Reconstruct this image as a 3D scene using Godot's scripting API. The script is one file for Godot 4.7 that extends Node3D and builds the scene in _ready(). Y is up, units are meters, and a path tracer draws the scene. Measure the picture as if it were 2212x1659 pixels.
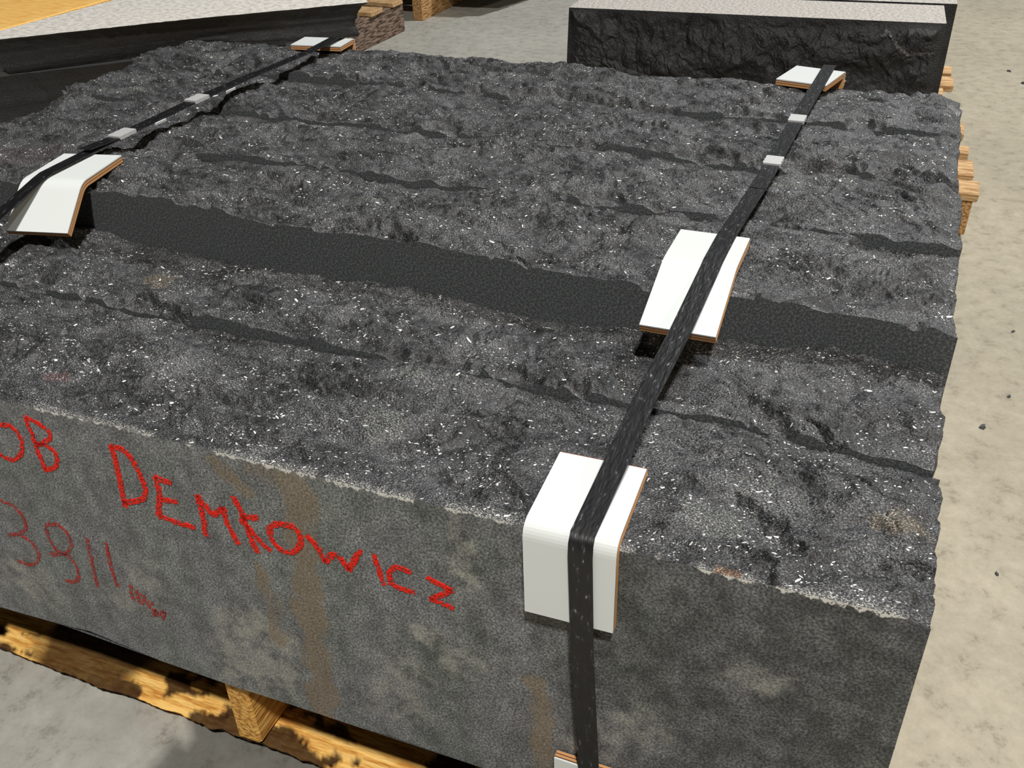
extends Node3D
# A strapped pallet of rock-faced stone steps in a stone yard hall.

const FRONT_EDGE := [-1.4, 0.462, -0.833, 0.4636, -0.69, 0.4688, -0.56, 0.4672, -0.445, 0.467, -0.345, 0.470, -0.20, 0.4725, -0.08, 0.472, 0.0, 0.474]
var rng := RandomNumberGenerator.new()
var used := {}
var M := {}
var n_low: FastNoiseLite
var n_mid: FastNoiseLite
var n_ter: FastNoiseLite
var n_cell: FastNoiseLite
var n_fine: FastNoiseLite
var n_edge: FastNoiseLite
var n_tint: FastNoiseLite


func _ready() -> void:
	rng.seed = 20
	# ---- camera
	var cam := Camera3D.new()
	cam.name = "camera"
	cam.position = Vector3(-0.0858, 0.9543, 0.501)
	cam.rotation_order = EULER_ORDER_YXZ
	cam.rotation = Vector3(-0.5782, 0.4026, -0.0343)
	cam.fov = rad_to_deg(2.0 * atan(829.5 / 2025.09))
	cam.near = 0.02
	add_child(cam)
	cam.current = true
	# ---- environment and exposure
	var env := Environment.new()
	env.background_mode = Environment.BG_COLOR
	env.background_color = Color(0.02, 0.02, 0.022)
	env.tonemap_mode = Environment.TONE_MAPPER_LINEAR
	env.tonemap_exposure = 1.5
	env.sdfgi_enabled = true
	env.ssao_enabled = true
	env.ssil_enabled = true
	var we := WorldEnvironment.new()
	we.name = "world_environment"
	we.environment = env
	add_child(we)
	# ---- lamps of the hall: [place, size, energy, colour]
	make_noises()
	make_materials()
	lamp(Vector3(0.8, 5.3, 2.15), 0.36, 26.0, Color(1.0, 0.99, 0.97), "square ceiling lamp hanging in front of the strapped stone stack")
	lamp(Vector3(1.4, 5.3, -4.6), 0.36, 24.0, Color(0.98, 0.99, 1.0), "square ceiling lamp hanging beyond the far stone stack")
	lamp(Vector3(5.2, 5.3, -1.2), 0.36, 10.0, Color(1.0, 0.94, 0.82), "square ceiling lamp hanging over the bare floor to the right")
	# ---- the hall
	hall()
	# ---- the strapped stack
	stack()
	main_pallet()
	protectors()
	straps()
	# ---- what stands around it
	far_stack()
	left_stack()
	back_pallets()
	chips()


# ------------------------------------------------------------------ helpers
func numbered(called: String) -> String:
	if not used.has(called):
		used[called] = 0
		return called
	used[called] += 1
	return "%s_%03d" % [called, used[called]]


func tag(o: Node3D, label: String, category: String, group := "") -> Node3D:
	o.set_meta("label", label)
	o.set_meta("category", category)
	if group != "":
		o.set_meta("group", group)
	return o


func thing(called: String, label: String, category: String, at := Vector3.ZERO, turn := 0.0, group := "") -> Node3D:
	var o := Node3D.new()
	o.name = numbered(called)
	add_child(o)
	o.position = at
	o.rotation.y = turn
	tag(o, label, category, group)
	return o


func part(called: String, mesh: Mesh, mat: Material, parent: Node3D, at := Vector3.ZERO, rot := Vector3.ZERO) -> MeshInstance3D:
	var o := MeshInstance3D.new()
	o.name = called if parent != self else numbered(called)
	o.mesh = mesh
	o.material_override = mat
	parent.add_child(o, true)
	o.position = at
	o.rotation = rot
	return o


func struct(called: String, mesh: Mesh, mat: Material, at := Vector3.ZERO) -> MeshInstance3D:
	var o := part(called, mesh, mat, self, at)
	o.set_meta("kind", "structure")
	return o


func noise(s: int, freq: float, oct := 4, gain := 0.5, type := FastNoiseLite.TYPE_SIMPLEX) -> FastNoiseLite:
	var n := FastNoiseLite.new()
	n.seed = s
	n.noise_type = type
	n.frequency = freq
	n.fractal_type = FastNoiseLite.FRACTAL_FBM if oct > 1 else FastNoiseLite.FRACTAL_NONE
	n.fractal_octaves = oct
	n.fractal_gain = gain
	return n


func make_noises() -> void:
	n_low = noise(3, 1.0, 3, 0.45)
	n_mid = noise(7, 1.0, 4, 0.55)
	n_ter = noise(11, 1.0, 3, 0.5)
	n_cell = noise(17, 1.0, 1, 0.5, FastNoiseLite.TYPE_CELLULAR)
	n_cell.cellular_return_type = FastNoiseLite.RETURN_DISTANCE
	n_cell.cellular_jitter = 1.0
	n_fine = noise(23, 1.0, 3, 0.6)
	n_edge = noise(29, 1.0, 4, 0.6)
	n_tint = noise(31, 1.0, 3, 0.55)


func ramp(stops: Array) -> Gradient:
	var g := Gradient.new()
	var o := PackedFloat32Array()
	var c := PackedColorArray()
	for s in stops:
		o.append(s[0])
		c.append(s[1])
	g.offsets = o
	g.colors = c
	return g


func grey(v: float) -> Color:
	return Color(v, v, v)


func tex(n: FastNoiseLite, stops: Array, w := 1024, h := 1024) -> NoiseTexture2D:
	var t := NoiseTexture2D.new()
	t.width = w
	t.height = h
	t.seamless = true
	t.seamless_blend_skirt = 0.08
	t.noise = n
	t.generate_mipmaps = false
	if not stops.is_empty():
		t.color_ramp = ramp(stops)
	return t


func mat(called: String, c: Color, rough := 0.6, spec := 0.5) -> StandardMaterial3D:
	var m := StandardMaterial3D.new()
	m.resource_name = called
	m.albedo_color = c
	m.roughness = rough
	m.metallic_specular = spec
	M[called] = m
	return m


func wood(called: String, axis: int, light: Color, dark: Color, s := 41) -> StandardMaterial3D:
	var m := mat(called, Color.WHITE, 0.75, 0.35)
	m.albedo_texture = tex(noise(s, 0.02, 4, 0.65), [[0.2, dark], [0.45, light.lerp(dark, 0.35)], [0.6, light], [0.85, light.lightened(0.12)]], 512, 512)
	m.uv1_triplanar = true
	var sc := Vector3(9, 9, 9)
	sc[axis] = 1.1
	m.uv1_scale = sc
	m.heightmap_enabled = true
	m.heightmap_texture = tex(noise(s + 1, 0.03, 4, 0.65), [], 512, 512)
	m.heightmap_scale = 0.12
	return m


func make_materials() -> void:
	# rough split stone: fine speckle, dark with pale grains; vertex colour carries the larger patches
	var st := [[0.0, grey(0.08)], [0.25, grey(0.16)], [0.44, grey(0.31)], [0.57, Color(0.43, 0.43, 0.44)], [0.67, Color(0.57, 0.57, 0.58)], [0.76, Color(0.92, 0.92, 0.91)], [1.0, Color(1, 1, 0.98)]]
	var m := mat("split stone", Color.WHITE, 0.6, 0.5)
	m.vertex_color_use_as_albedo = true
	m.albedo_texture = tex(noise(101, 0.14, 3, 0.9), st, 2048, 2048)
	m.heightmap_enabled = true
	m.heightmap_texture = tex(noise(103, 0.05, 4, 0.75), [], 2048, 2048)
	m.heightmap_scale = 0.15
	M.split = m
	m.uv1_triplanar = true
	m.uv1_triplanar_sharpness = 5.0
	m.uv1_scale = Vector3(1.2, 1.8, 1.8)
	# dark sawn stone
	m = mat("sawn stone dark", Color.WHITE, 0.62, 0.4)
	m.albedo_texture = tex(noise(107, 0.06, 4, 0.8), [[0.2, Color(0.20, 0.21, 0.215)], [0.5, Color(0.285, 0.297, 0.30)], [0.7, Color(0.35, 0.36, 0.36)], [0.92, Color(0.55, 0.55, 0.53)]], 1024, 1024)
	m.uv1_triplanar = true
	m.uv1_scale = Vector3(4.2, 4.2, 4.2)
	# pale sawn tops of the other stacks, dusty
	m = mat("sawn stone pale", Color.WHITE, 0.7, 0.4)
	m.albedo_texture = tex(noise(109, 0.05, 5, 0.75), [[0.2, Color(0.56, 0.54, 0.52)], [0.5, Color(0.70, 0.68, 0.655)], [0.75, Color(0.79, 0.77, 0.745)]], 1024, 1024)
	m.uv1_triplanar = true
	m.uv1_scale = Vector3(1.8, 1.8, 1.8)
	m = mat("dusty stone", Color.WHITE, 0.75, 0.4)
	m.albedo_texture = tex(noise(110, 0.03, 5, 0.75), [[0.2, Color(0.74, 0.72, 0.69)], [0.5, Color(0.85, 0.83, 0.80)], [0.75, Color(0.91, 0.89, 0.86)]], 1024, 1024)
	m.uv1_triplanar = true
	m.uv1_scale = Vector3(1.2, 1.2, 1.2)
	# concrete
	m = mat("concrete", Color.WHITE, 0.62, 0.45)
	m.vertex_color_use_as_albedo = true
	m.albedo_texture = tex(noise(113, 0.012, 6, 0.8), [[0.12, Color(0.70, 0.68, 0.64)], [0.35, Color(0.825, 0.815, 0.79)], [0.6, Color(0.86, 0.85, 0.825)], [0.85, Color(0.90, 0.89, 0.87)]], 2048, 2048)
	m.uv1_scale = Vector3(0.7, 0.7, 1)
	m.heightmap_enabled = true
	m.heightmap_texture = tex(noise(115, 0.03, 5, 0.6), [], 1024, 1024)
	m.heightmap_scale = 0.08
	mat("wall paint", Color(0.42, 0.42, 0.41), 0.9)
	mat("ceiling paint", Color(0.30, 0.30, 0.31), 0.9)
	mat("lamp housing", Color(0.75, 0.75, 0.75), 0.5)
	# wood
	wood("amber wood x", 0, Color(0.96, 0.78, 0.45), Color(0.78, 0.54, 0.25), 43)
	M["amber wood x"].vertex_color_use_as_albedo = true
	wood("amber wood z", 2, Color(0.92, 0.71, 0.38), Color(0.72, 0.48, 0.22), 45)
	wood("tan wood x", 0, Color(0.80, 0.66, 0.48), Color(0.56, 0.41, 0.26), 47)
	wood("tan wood z", 2, Color(0.76, 0.60, 0.40), Color(0.50, 0.34, 0.19), 49)
	wood("weathered wood z", 2, Color(0.52, 0.44, 0.38), Color(0.20, 0.15, 0.12), 51)
	wood("yellow board", 0, Color(0.98, 0.79, 0.46), Color(0.92, 0.68, 0.34), 53)
	mat("white laminate", Color(0.86, 0.875, 0.87), 0.32, 0.5)
	mat("veneer tan", Color(0.76, 0.56, 0.36), 0.8)
	mat("veneer brown", Color(0.36, 0.20, 0.11), 0.8)
	# strap
	m = mat("black strap", Color(1, 1, 1), 0.45, 0.55)
	m.albedo_texture = tex(noise(121, 0.02, 3, 0.6), [[0.2, Color(0.035, 0.035, 0.042)], [0.6, Color(0.07, 0.07, 0.08)], [0.80, Color(0.10, 0.10, 0.115)], [0.90, Color(0.30, 0.30, 0.33)], [0.98, Color(0.6, 0.6, 0.62)]], 512, 512)
	m.heightmap_enabled = true
	m.heightmap_texture = tex(noise(123, 0.02, 3, 0.6), [], 512, 512)
	m.heightmap_scale = 0.03
	m.uv1_scale = Vector3(12, 4, 1)
	m = mat("seal steel", Color(0.80, 0.80, 0.80), 0.5, 0.6)
	m.metallic = 0.35
	# mica
	m = mat("mica", Color.WHITE, 0.3, 0.6)
	m.vertex_color_use_as_albedo = true
	# crayon
	m = mat("red crayon", Color.WHITE, 0.75, 0.3)
	m.albedo_texture = tex(noise(131, 0.05, 4, 0.7), [[0.0, Color(0.95, 0.19, 0.12, 1)], [0.62, Color(0.90, 0.16, 0.10, 1)], [0.63, Color(0.7, 0.12, 0.08, 0)], [1.0, Color(0.7, 0.1, 0.1, 0)]], 512, 512)
	m.uv1_scale = Vector3(9, 9, 1)
	m.transparency = BaseMaterial3D.TRANSPARENCY_ALPHA_SCISSOR
	m.alpha_scissor_threshold = 0.5
	m = m.duplicate()
	m.resource_name = "faint red crayon"
	m.albedo_texture = tex(noise(133, 0.05, 4, 0.7), [[0.0, Color(0.78, 0.22, 0.18, 1)], [0.50, Color(0.70, 0.22, 0.18, 1)], [0.51, Color(0.6, 0.12, 0.08, 0)], [1.0, Color(0.6, 0.1, 0.1, 0)]], 512, 512)
	M["faint red crayon"] = m


# a grid of points, nx across by ny up; normals point along (across x up)
func grid_mesh(p: PackedVector3Array, nx: int, ny: int, uv: PackedVector2Array, col := PackedColorArray()) -> ArrayMesh:
	var nn := PackedVector3Array()
	nn.resize(nx * ny)
	for j in ny:
		for i in nx:
			var k := j * nx + i
			var a := p[k + 1 if i < nx - 1 else k] - p[k - 1 if i > 0 else k]
			var b := p[k + nx if j < ny - 1 else k] - p[k - nx if j > 0 else k]
			nn[k] = a.cross(b).normalized()
	var idx := PackedInt32Array()
	idx.resize((nx - 1) * (ny - 1) * 6)
	var q := 0
	for j in ny - 1:
		for i in nx - 1:
			var k := j * nx + i
			idx[q] = k
			idx[q + 1] = k + nx
			idx[q + 2] = k + 1
			idx[q + 3] = k + 1
			idx[q + 4] = k + nx
			idx[q + 5] = k + nx + 1
			q += 6
	var arr := []
	arr.resize(Mesh.ARRAY_MAX)
	arr[Mesh.ARRAY_VERTEX] = p
	arr[Mesh.ARRAY_NORMAL] = nn
	arr[Mesh.ARRAY_TEX_UV] = uv
	if col.size():
		arr[Mesh.ARRAY_COLOR] = col
	arr[Mesh.ARRAY_INDEX] = idx
	var me := ArrayMesh.new()
	me.add_surface_from_arrays(Mesh.PRIMITIVE_TRIANGLES, arr)
	return me


func quad(st: SurfaceTool, a: Vector3, b: Vector3, c: Vector3, d: Vector3) -> void:
	# a b c d counter-clockwise seen from the front
	var n := (b - a).cross(c - a).normalized()
	if n == Vector3.ZERO:
		n = (c - a).cross(d - a).normalized()
	for v in [a, c, b, a, d, c]:
		st.set_normal(n)
		st.set_uv(Vector2(v.x + v.z * 0.37, v.y + v.z))
		st.add_vertex(v)


# a box with chamfered edges; one corner may be moved by «warp»
func bevel_box(s: Vector3, b := 0.003, jit := 0.0) -> ArrayMesh:
	var st := SurfaceTool.new()
	st.begin(Mesh.PRIMITIVE_TRIANGLES)
	var h := s * 0.5
	var jt := {}
	var v := func(sx: int, sy: int, sz: int, ax: int) -> Vector3:
		var e := h - Vector3(b, b, b)
		e[ax] = h[ax]
		var key := Vector3i(sx, sy, sz)
		if not jt.has(key):
			jt[key] = Vector3(rng.randf_range(-jit, jit), rng.randf_range(-jit, jit), rng.randf_range(-jit, jit))
		return Vector3(sx * e.x, sy * e.y, sz * e.z) + jt[key]
	for ax in 3:
		var u := (ax + 1) % 3
		var w := (ax + 2) % 3
		for sg in [-1, 1]:
			var c := []
			for t in [[-1, -1], [1, -1], [1, 1], [-1, 1]]:
				var k := Vector3i.ZERO
				k[ax] = sg
				k[u] = t[0]
				k[w] = t[1]
				c.append(v.call(k.x, k.y, k.z, ax))
			if sg < 0:
				c.reverse()
			quad(st, c[0], c[1], c[2], c[3])
		# chamfers of the edges that run along «ax»
		for t in [[-1, -1], [1, -1], [1, 1], [-1, 1]]:
			var k0 := Vector3i.ZERO
			k0[u] = t[0]
			k0[w] = t[1]
			k0[ax] = -1
			var k1 := k0
			k1[ax] = 1
			var a: Vector3 = v.call(k0.x, k0.y, k0.z, u)
			var bb: Vector3 = v.call(k1.x, k1.y, k1.z, u)
			var cc: Vector3 = v.call(k1.x, k1.y, k1.z, w)
			var dd: Vector3 = v.call(k0.x, k0.y, k0.z, w)
			if t[0] * t[1] > 0:
				quad(st, a, dd, cc, bb)
			else:
				quad(st, a, bb, cc, dd)
	for sx in [-1, 1]:
		for sy in [-1, 1]:
			for sz in [-1, 1]:
				var a: Vector3 = v.call(sx, sy, sz, 0)
				var bb: Vector3 = v.call(sx, sy, sz, 1)
				var cc: Vector3 = v.call(sx, sy, sz, 2)
				if sx * sy * sz > 0:
					quad(st, a, bb, cc, cc)
				else:
					quad(st, a, cc, bb, bb)
	return st.commit()


func lamp(at: Vector3, size: float, energy: float, c: Color, label: String) -> void:
	var t := thing("ceiling_lamp", label, "lamp", at, 0.0, "")
	part("housing", bevel_box(Vector3(size + 0.06, 0.10, size + 0.06), 0.01), M["lamp housing"], t, Vector3(0, 0.06, 0))
	part("stem", bevel_box(Vector3(0.03, 1.6, 0.03), 0.004), M["lamp housing"], t, Vector3(0, 0.9, 0))
	var g := StandardMaterial3D.new()
	g.resource_name = "lamp diffuser"
	g.albedo_color = Color(0.9, 0.9, 0.9)
	g.emission_enabled = true
	g.emission = c
	g.emission_energy_multiplier = 4.0
	part("diffuser", bevel_box(Vector3(size, 0.014, size), 0.003), g, t, Vector3(0, 0.004, 0))
	var l := AreaLight3D.new()
	l.name = "lamp_light"
	l.area_size = Vector2(size, size)
	l.light_color = c
	l.light_energy = energy
	l.area_range = 40.0
	l.area_attenuation = 2.0
	l.shadow_enabled = true
	t.add_child(l)
	l.position = Vector3(0, -0.012, 0)
	l.rotation.x = -PI / 2


func hall() -> void:
	# the floor: a grid with the larger stains of the concrete in vertex colours
	var x0 := -9.0
	var x1 := 9.0
	var z0 := 7.0
	var z1 := -11.0
	var xs := PackedFloat32Array()
	var zs := PackedFloat32Array()
	var x := x0
	while x < x1:
		xs.append(x)
		x += 0.02 if x > -1.3 and x < 0.5 else (0.06 if x > -3.5 and x < 2.0 else 0.5)
	xs.append(x1)
	var z := z0
	while z > z1:
		zs.append(z)
		z -= 0.02 if z < 0.5 and z > -0.6 else (0.06 if z < 0.6 and z > -5.0 else 0.5)
	zs.append(z1)
	var nx := xs.size()
	var ny := zs.size()
	var p := PackedVector3Array()
	var uv := PackedVector2Array()
	var col := PackedColorArray()
	for j in ny:
		for i in nx:
			var v := Vector3(xs[i], 0, zs[j])
			p.append(v)
			uv.append(Vector2(v.x, -v.z) * 0.8)
			var n := n_tint.get_noise_2d(v.x * 1.1, v.z * 1.1)
			var n2 := n_edge.get_noise_2d(v.x * 6.0, v.z * 6.0)
			# sandy dust over the grey slab towards the aisle on the right
			var sand := smoothstep(-0.75, 0.05, v.x + 0.25 * n)
			var c := Color(0.55, 0.545, 0.515).lerp(Color(0.49, 0.45, 0.36), sand)
			c = c * (1.0 + 0.10 * n + 0.07 * n2)
			# damp stain beside the pallet
			var damp := smoothstep(0.02, 0.0, -0.72 - v.x + 0.05 * n2) * smoothstep(0.30, 0.24, v.z + 0.05 * n2)
			if v.x < -0.05 and v.z > -0.2:
				c = c * (1.0 - 0.62 * damp)
			c.a = 1.0
			col.append(c)
	var fl := struct("floor", grid_mesh(p, nx, ny, uv, col), M.concrete)
	part("concrete_slab", bevel_box(Vector3(18.4, 0.3, 18.4), 0.01), M["wall paint"], fl, Vector3(0, -0.152, -2))
	struct("ceiling", bevel_box(Vector3(18.4, 0.2, 18.4), 0.01), M["ceiling paint"], Vector3(0, 7.1, -2))
	struct("wall_left", bevel_box(Vector3(0.2, 7, 18.4), 0.01), M["wall paint"], Vector3(-9.1, 3.5, -2))
	struct("wall_right", bevel_box(Vector3(0.2, 7, 18.4), 0.01), M["wall paint"], Vector3(9.1, 3.5, -2))
	struct("wall_back", bevel_box(Vector3(18, 7, 0.2), 0.01), M["wall paint"], Vector3(0, 3.5, -11.1))
	struct("wall_front", bevel_box(Vector3(18, 7, 0.2), 0.01), M["wall paint"], Vector3(0, 3.5, 7.1))


# ------------------------------------------------------------------ the stone steps
func seg_dist(p: Vector2, a: Vector2, b: Vector2) -> float:
	var ab := b - a
	var t := clampf((p - a).dot(ab) / maxf(ab.length_squared(), 1e-9), 0.0, 1.0)
	return p.distance_to(a + ab * t)


func split_height(x: float, z: float, id: float) -> float:
	var wx := n_low.get_noise_2d(x * 5.0 + 31.0, z * 5.0 + id * 7.0)
	var low := n_low.get_noise_2d(x * 2.6 + id * 13.0, z * 7.0)
	var t := n_ter.get_noise_2d(x * 3.4 + 0.5 * wx + id * 5.0, z * 10.0 + 0.7 * wx) * 4.0
	var k := floorf(t)
	var f := t - k
	var ter := k + smoothstep(0.0, 0.30, f) * 0.7 + f * 0.3
	# gullies that run slantwise across the split
	var al := x * 0.58 + z * 0.81
	var ac := x * 0.81 - z * 0.58
	var g := 1.0 - absf(n_ter.get_noise_2d(al * 8.0 + id * 3.0, ac * 19.0 + wx * 1.5)) * 2.4
	g = pow(maxf(g, 0.0), 3.0) * clampf(0.5 + low * 1.4, 0.0, 1.0)
	var cl := n_cell.get_noise_2d(x * 9.0 + wx * 1.8 + id * 3.0, z * 22.0 + wx * 2.2)
	var md := n_mid.get_noise_2d(x * 24.0, z * 38.0 + id)
	var fi := n_fine.get_noise_2d(x * 150.0, z * 200.0)
	return 0.011 * low + 0.0019 * (ter + 0.5) - 0.0032 * g + 0.0026 * (cl - 0.45) + 0.0022 * md + 0.0005 * fi


# opt: x0, x1, z, t, front (edge heights), back, bottom, n (points across), m, bulge, edge, end, patches, carves, flakes
func stone_step(called: String, label: String, id: float, opt: Dictionary, front_mat: Material) -> Node3D:
	var o := thing(called, label, "stone step", Vector3.ZERO, 0.0, "")
	var nx: int = opt.n
	var nz: int = opt.m
	var t: float = opt.t
	var z0: float = opt.z
	var hf: Callable = opt.front
	var hb: Callable = opt.back
	var yb: Callable = opt.bottom
	var bulge: float = opt.bulge
	var edge: float = opt.edge
	var presses := [[-0.298, -0.210, -0.098, 0.01, 0.4705], [-0.280, -0.192, -0.41, -0.30, 0.5425], [-0.275, -0.18, -1.08, -0.97, 0.5375], [-1.115, -0.985, -0.42, -0.30, 0.5385], [-1.175, -1.055, -1.09, -1.0, 0.533], [-0.245, -0.19, -1.0, -0.41, 0.5435], [-1.085, -1.045, -1.0, -0.42, 0.5475], [-0.262, -0.215, -0.29, -0.12, 0.474]]
	var p := PackedVector3Array()
	p.resize(nx * nz)
	var col := PackedColorArray()
	col.resize(nx * nz)
	var uv := PackedVector2Array()
	uv.resize(nx * nz)
	var xl := PackedFloat32Array()
	var xr := PackedFloat32Array()
	for j in nz:
		var u := t * j / (nz - 1.0)
		var z := z0 - u
		xl.append(opt.x0 + 0.016 * n_edge.get_noise_2d(z * 9.0, id * 9.0) + 0.010 * n_mid.get_noise_2d(z * 40.0, id * 4.0))
		xr.append(opt.x1 + 0.0045 * n_edge.get_noise_2d(z * 9.0, 50.0 + id * 3.0) + 0.0012 * n_mid.get_noise_2d(z * 60.0, 20.0 + id))
	for j in nz:
		var u := t * j / (nz - 1.0)
		var z := z0 - u
		for i in nx:
			var k := j * nx + i
			var x := lerpf(xl[j], xr[j], i / (nx - 1.0))
			var ef := smoothstep(0.0, 0.030, u)
			var eb := smoothstep(0.0, 0.026, t - u)
			var ex := smoothstep(0.0, 0.025, minf(xr[j] - x, x - xl[j]))
			var a := lerpf(edge, 1.0, ef) * lerpf(0.8, 1.0, eb) * lerpf(0.6, 1.0, ex)
			var h := lerpf(hf.call(x), hb.call(x), u / t)
			var e := minf(u, t - u)
			h += bulge * (1.0 - exp(-e / 0.035)) * lerpf(0.4, 1.0, ex) - 0.006 * (1.0 - ex)
			# the front edge is chipped here and there, so that the joints show
			if edge > 0.5:
				var chip := clampf(n_edge.get_noise_2d(x * 6.0, id * 11.0) * 2.6 - 0.25, 0.0, 1.0)
				var w := 0.003 + 0.018 * chip + 0.002 * n_mid.get_noise_2d(x * 20.0, id)
				h -= opt.get("chip", 0.007) * smoothstep(0.0, 0.3, chip) * (1.0 - smoothstep(w, w + 0.005, u))
			h += a * split_height(x, z, id)
			# the top is worn flat where a protector or strap bears on it: [x0, x1, z0, z1, y]
			for pr in presses:
				var off := maxf(maxf(pr[0] - x, x - pr[1]), maxf(pr[2] - z, z - pr[3]))
				if off < 0.03 and h > pr[4]:
					h = lerpf(h, pr[4], smoothstep(0.03, 0.0, off))
			p[k] = Vector3(x, h, z)
			# larger patches of the stone's own colour
			var n := n_tint.get_noise_2d(x * 7.0, z * 14.0 + id)
			var n2 := n_mid.get_noise_2d(x * 30.0 + 9.0, z * 55.0)
			var n3 := n_edge.get_noise_2d(x * 55.0 + 20.0, z * 80.0 + id)
			var v := clampf(0.325 + 0.23 * n + 0.18 * n2 + 0.19 * n3, 0.09, 0.85)
			var c := Color(v * 0.985, v * 0.995, v * 1.03)
			if opt.get("bruise", false) and u < 0.009:
				var w := smoothstep(0.008, 0.002, u - 0.004 * n_edge.get_noise_2d(x * 60.0, 3.0)) * smoothstep(-0.30, 0.0, n_edge.get_noise_2d(x * 14.0, 8.0))
				c = c.lerp(Color(0.98, 0.97, 0.92), w)
			elif u < 0.005:
				c = c.lerp(Color(0.8, 0.8, 0.77), 0.6 * smoothstep(0.005, 0.0, u) * smoothstep(-0.1, 0.25, n_edge.get_noise_2d(x * 14.0, id)))
			col[k] = c
			var r := Vector2(x * 0.94 - z * 0.34, x * 0.34 + z * 0.94)
			uv[k] = Vector2(r.x / 0.80, r.y / 0.54)
	# cracks and hollows, each along its own line of points: [depth, width, x, z, x, z, ...]
	for cv in opt.get("carves", []):
		var pts: Array[Vector2] = []
		for q in range(2, cv.size(), 2):
			pts.append(Vector2(cv[q], cv[q + 1]))
		var reach: float = cv[1] * 2.6
		var lo := pts[0]
		var hi := pts[0]
		for q in pts:
			lo = lo.min(q)
			hi = hi.max(q)
		var j0 := clampi(int((z0 - hi.y - reach) / t * (nz - 1)), 0, nz - 1)
		var j1 := clampi(int((z0 - lo.y + reach) / t * (nz - 1)) + 1, 0, nz - 1)
		for j in range(j0, j1 + 1):
			var wd := xr[j] - xl[j]
			var i0 := clampi(int((lo.x - reach - xl[j]) / wd * (nx - 1)), 0, nx - 1)
			var i1 := clampi(int((hi.x + reach - xl[j]) / wd * (nx - 1)) + 1, 0, nx - 1)
			for i in range(i0, i1 + 1):
				var k := j * nx + i
				var here := Vector2(p[k].x, p[k].z)
				here += 0.006 * Vector2(n_edge.get_noise_2d(here.x * 40.0, here.y * 40.0), n_edge.get_noise_2d(here.x * 40.0 + 70.0, here.y * 40.0))
				var d := 9.0
				for q in pts.size() - 1:
					d = minf(d, seg_dist(here, pts[q], pts[q + 1]))
				if d < reach:
					p[k].y -= cv[0] * (1.0 - smoothstep(0.55 * cv[1], 1.5 * cv[1], d))
	# stains and pale inclusions: [x, z, rx, rz, colour, strength]
	for pc in opt.get("patches", []):
		for k in p.size():
			var dx: float = (p[k].x - pc[0]) / pc[2]
			var dz: float = (p[k].z - pc[1]) / pc[3]
			var d := dx * dx + dz * dz
			if d < 2.2:
				var w := smoothstep(1.25, 0.45, d + 0.75 * n_edge.get_noise_2d(p[k].x * 45.0, p[k].z * 60.0))
				col[k] = col[k].lerp(pc[4], w * pc[5])
	part("split_top", grid_mesh(p, nx, nz, uv, col), M.split, o)
	# faces; the front is wanted with its own material, in the same columns as the top's front edge
	var f := PackedVector3Array()
	var fu := PackedVector2Array()
	for j in 2:
		for i in nx:
			var v := p[i]
			if j == 0:
				v.y = yb.call(v.x)
				if i == nx - 1:
					v.x += 0.001
			f.append(v)
			fu.append(Vector2((v.x + 1.45) / 1.45, (0.49 - v.y) / 0.40))
	part("sawn_front", grid_mesh(f, nx, 2, fu), front_mat, o)
	f = PackedVector3Array()
	fu = PackedVector2Array()
	for j in 2:
		for i in nx:
			var v := p[(nz - 1) * nx + nx - 1 - i]
			if j == 0:
				v.y = yb.call(v.x)
			f.append(v)
			fu.append(Vector2(v.x, v.y))
	part("sawn_back", grid_mesh(f, nx, 2, fu), M["sawn stone dark"], o)
	for side in 2:
		f = PackedVector3Array()
		fu = PackedVector2Array()
		var cc := PackedColorArray()
		var rows := 24
		for j in rows:
			for i in nz:
				var jj := i if side == 1 else nz - 1 - i
				var v := p[jj * nx + (nx - 1 if side == 1 else 0)]
				var top := v.y
				v.y = lerpf(yb.call(v.x), top, j / (rows - 1.0))
				var am := 0.008 * sin(PI * i / (nz - 1.0)) * (1.0 - pow(j / (rows - 1.0), 6.0))
				v.x += (1.0 if side == 1 else -1.0) * am * n_mid.get_noise_2d(v.z * 20.0, v.y * 20.0 + id)
				f.append(v)
				fu.append(Vector2(v.z / 0.8, v.y / 0.5))
				cc.append(grey(0.45))
		part("split_end", grid_mesh(f, nz, rows, fu, cc), M.split, o)
	f = PackedVector3Array()
	for j in 2:
		for i in 9:
			var x := lerpf(xl[0], xr[0], i / 8.0)
			f.append(Vector3(x, yb.call(x), z0 - t if j == 0 else z0))
	fu = PackedVector2Array()
	fu.resize(18)
	part("underside", grid_mesh(f, 9, 2, fu), M["sawn stone dark"], o)
	# flakes of mica that catch the light
	mica(o, p, nx, nz, opt.flakes, id)
	return o


func flake_mesh() -> ArrayMesh:
	var st := SurfaceTool.new()
	st.begin(Mesh.PRIMITIVE_TRIANGLES)
	var ring := [Vector3(-1, 0, -0.1), Vector3(-0.45, 0, 0.62), Vector3(0.6, 0, 0.5), Vector3(1, 0, -0.15), Vector3(0.3, 0, -0.6), Vector3(-0.6, 0, -0.5)]
	for i in 6:
		var a: Vector3 = ring[i]
		var b: Vector3 = ring[(i + 1) % 6]
		for v in [Vector3(0, 0.22, 0), b, a]:
			st.set_normal(Vector3.UP)
			st.set_uv(Vector2.ZERO)
			st.add_vertex(v)
		quad(st, a, b, b - Vector3(0, 0.5, 0), a - Vector3(0, 0.5, 0))
	return st.commit()


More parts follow.
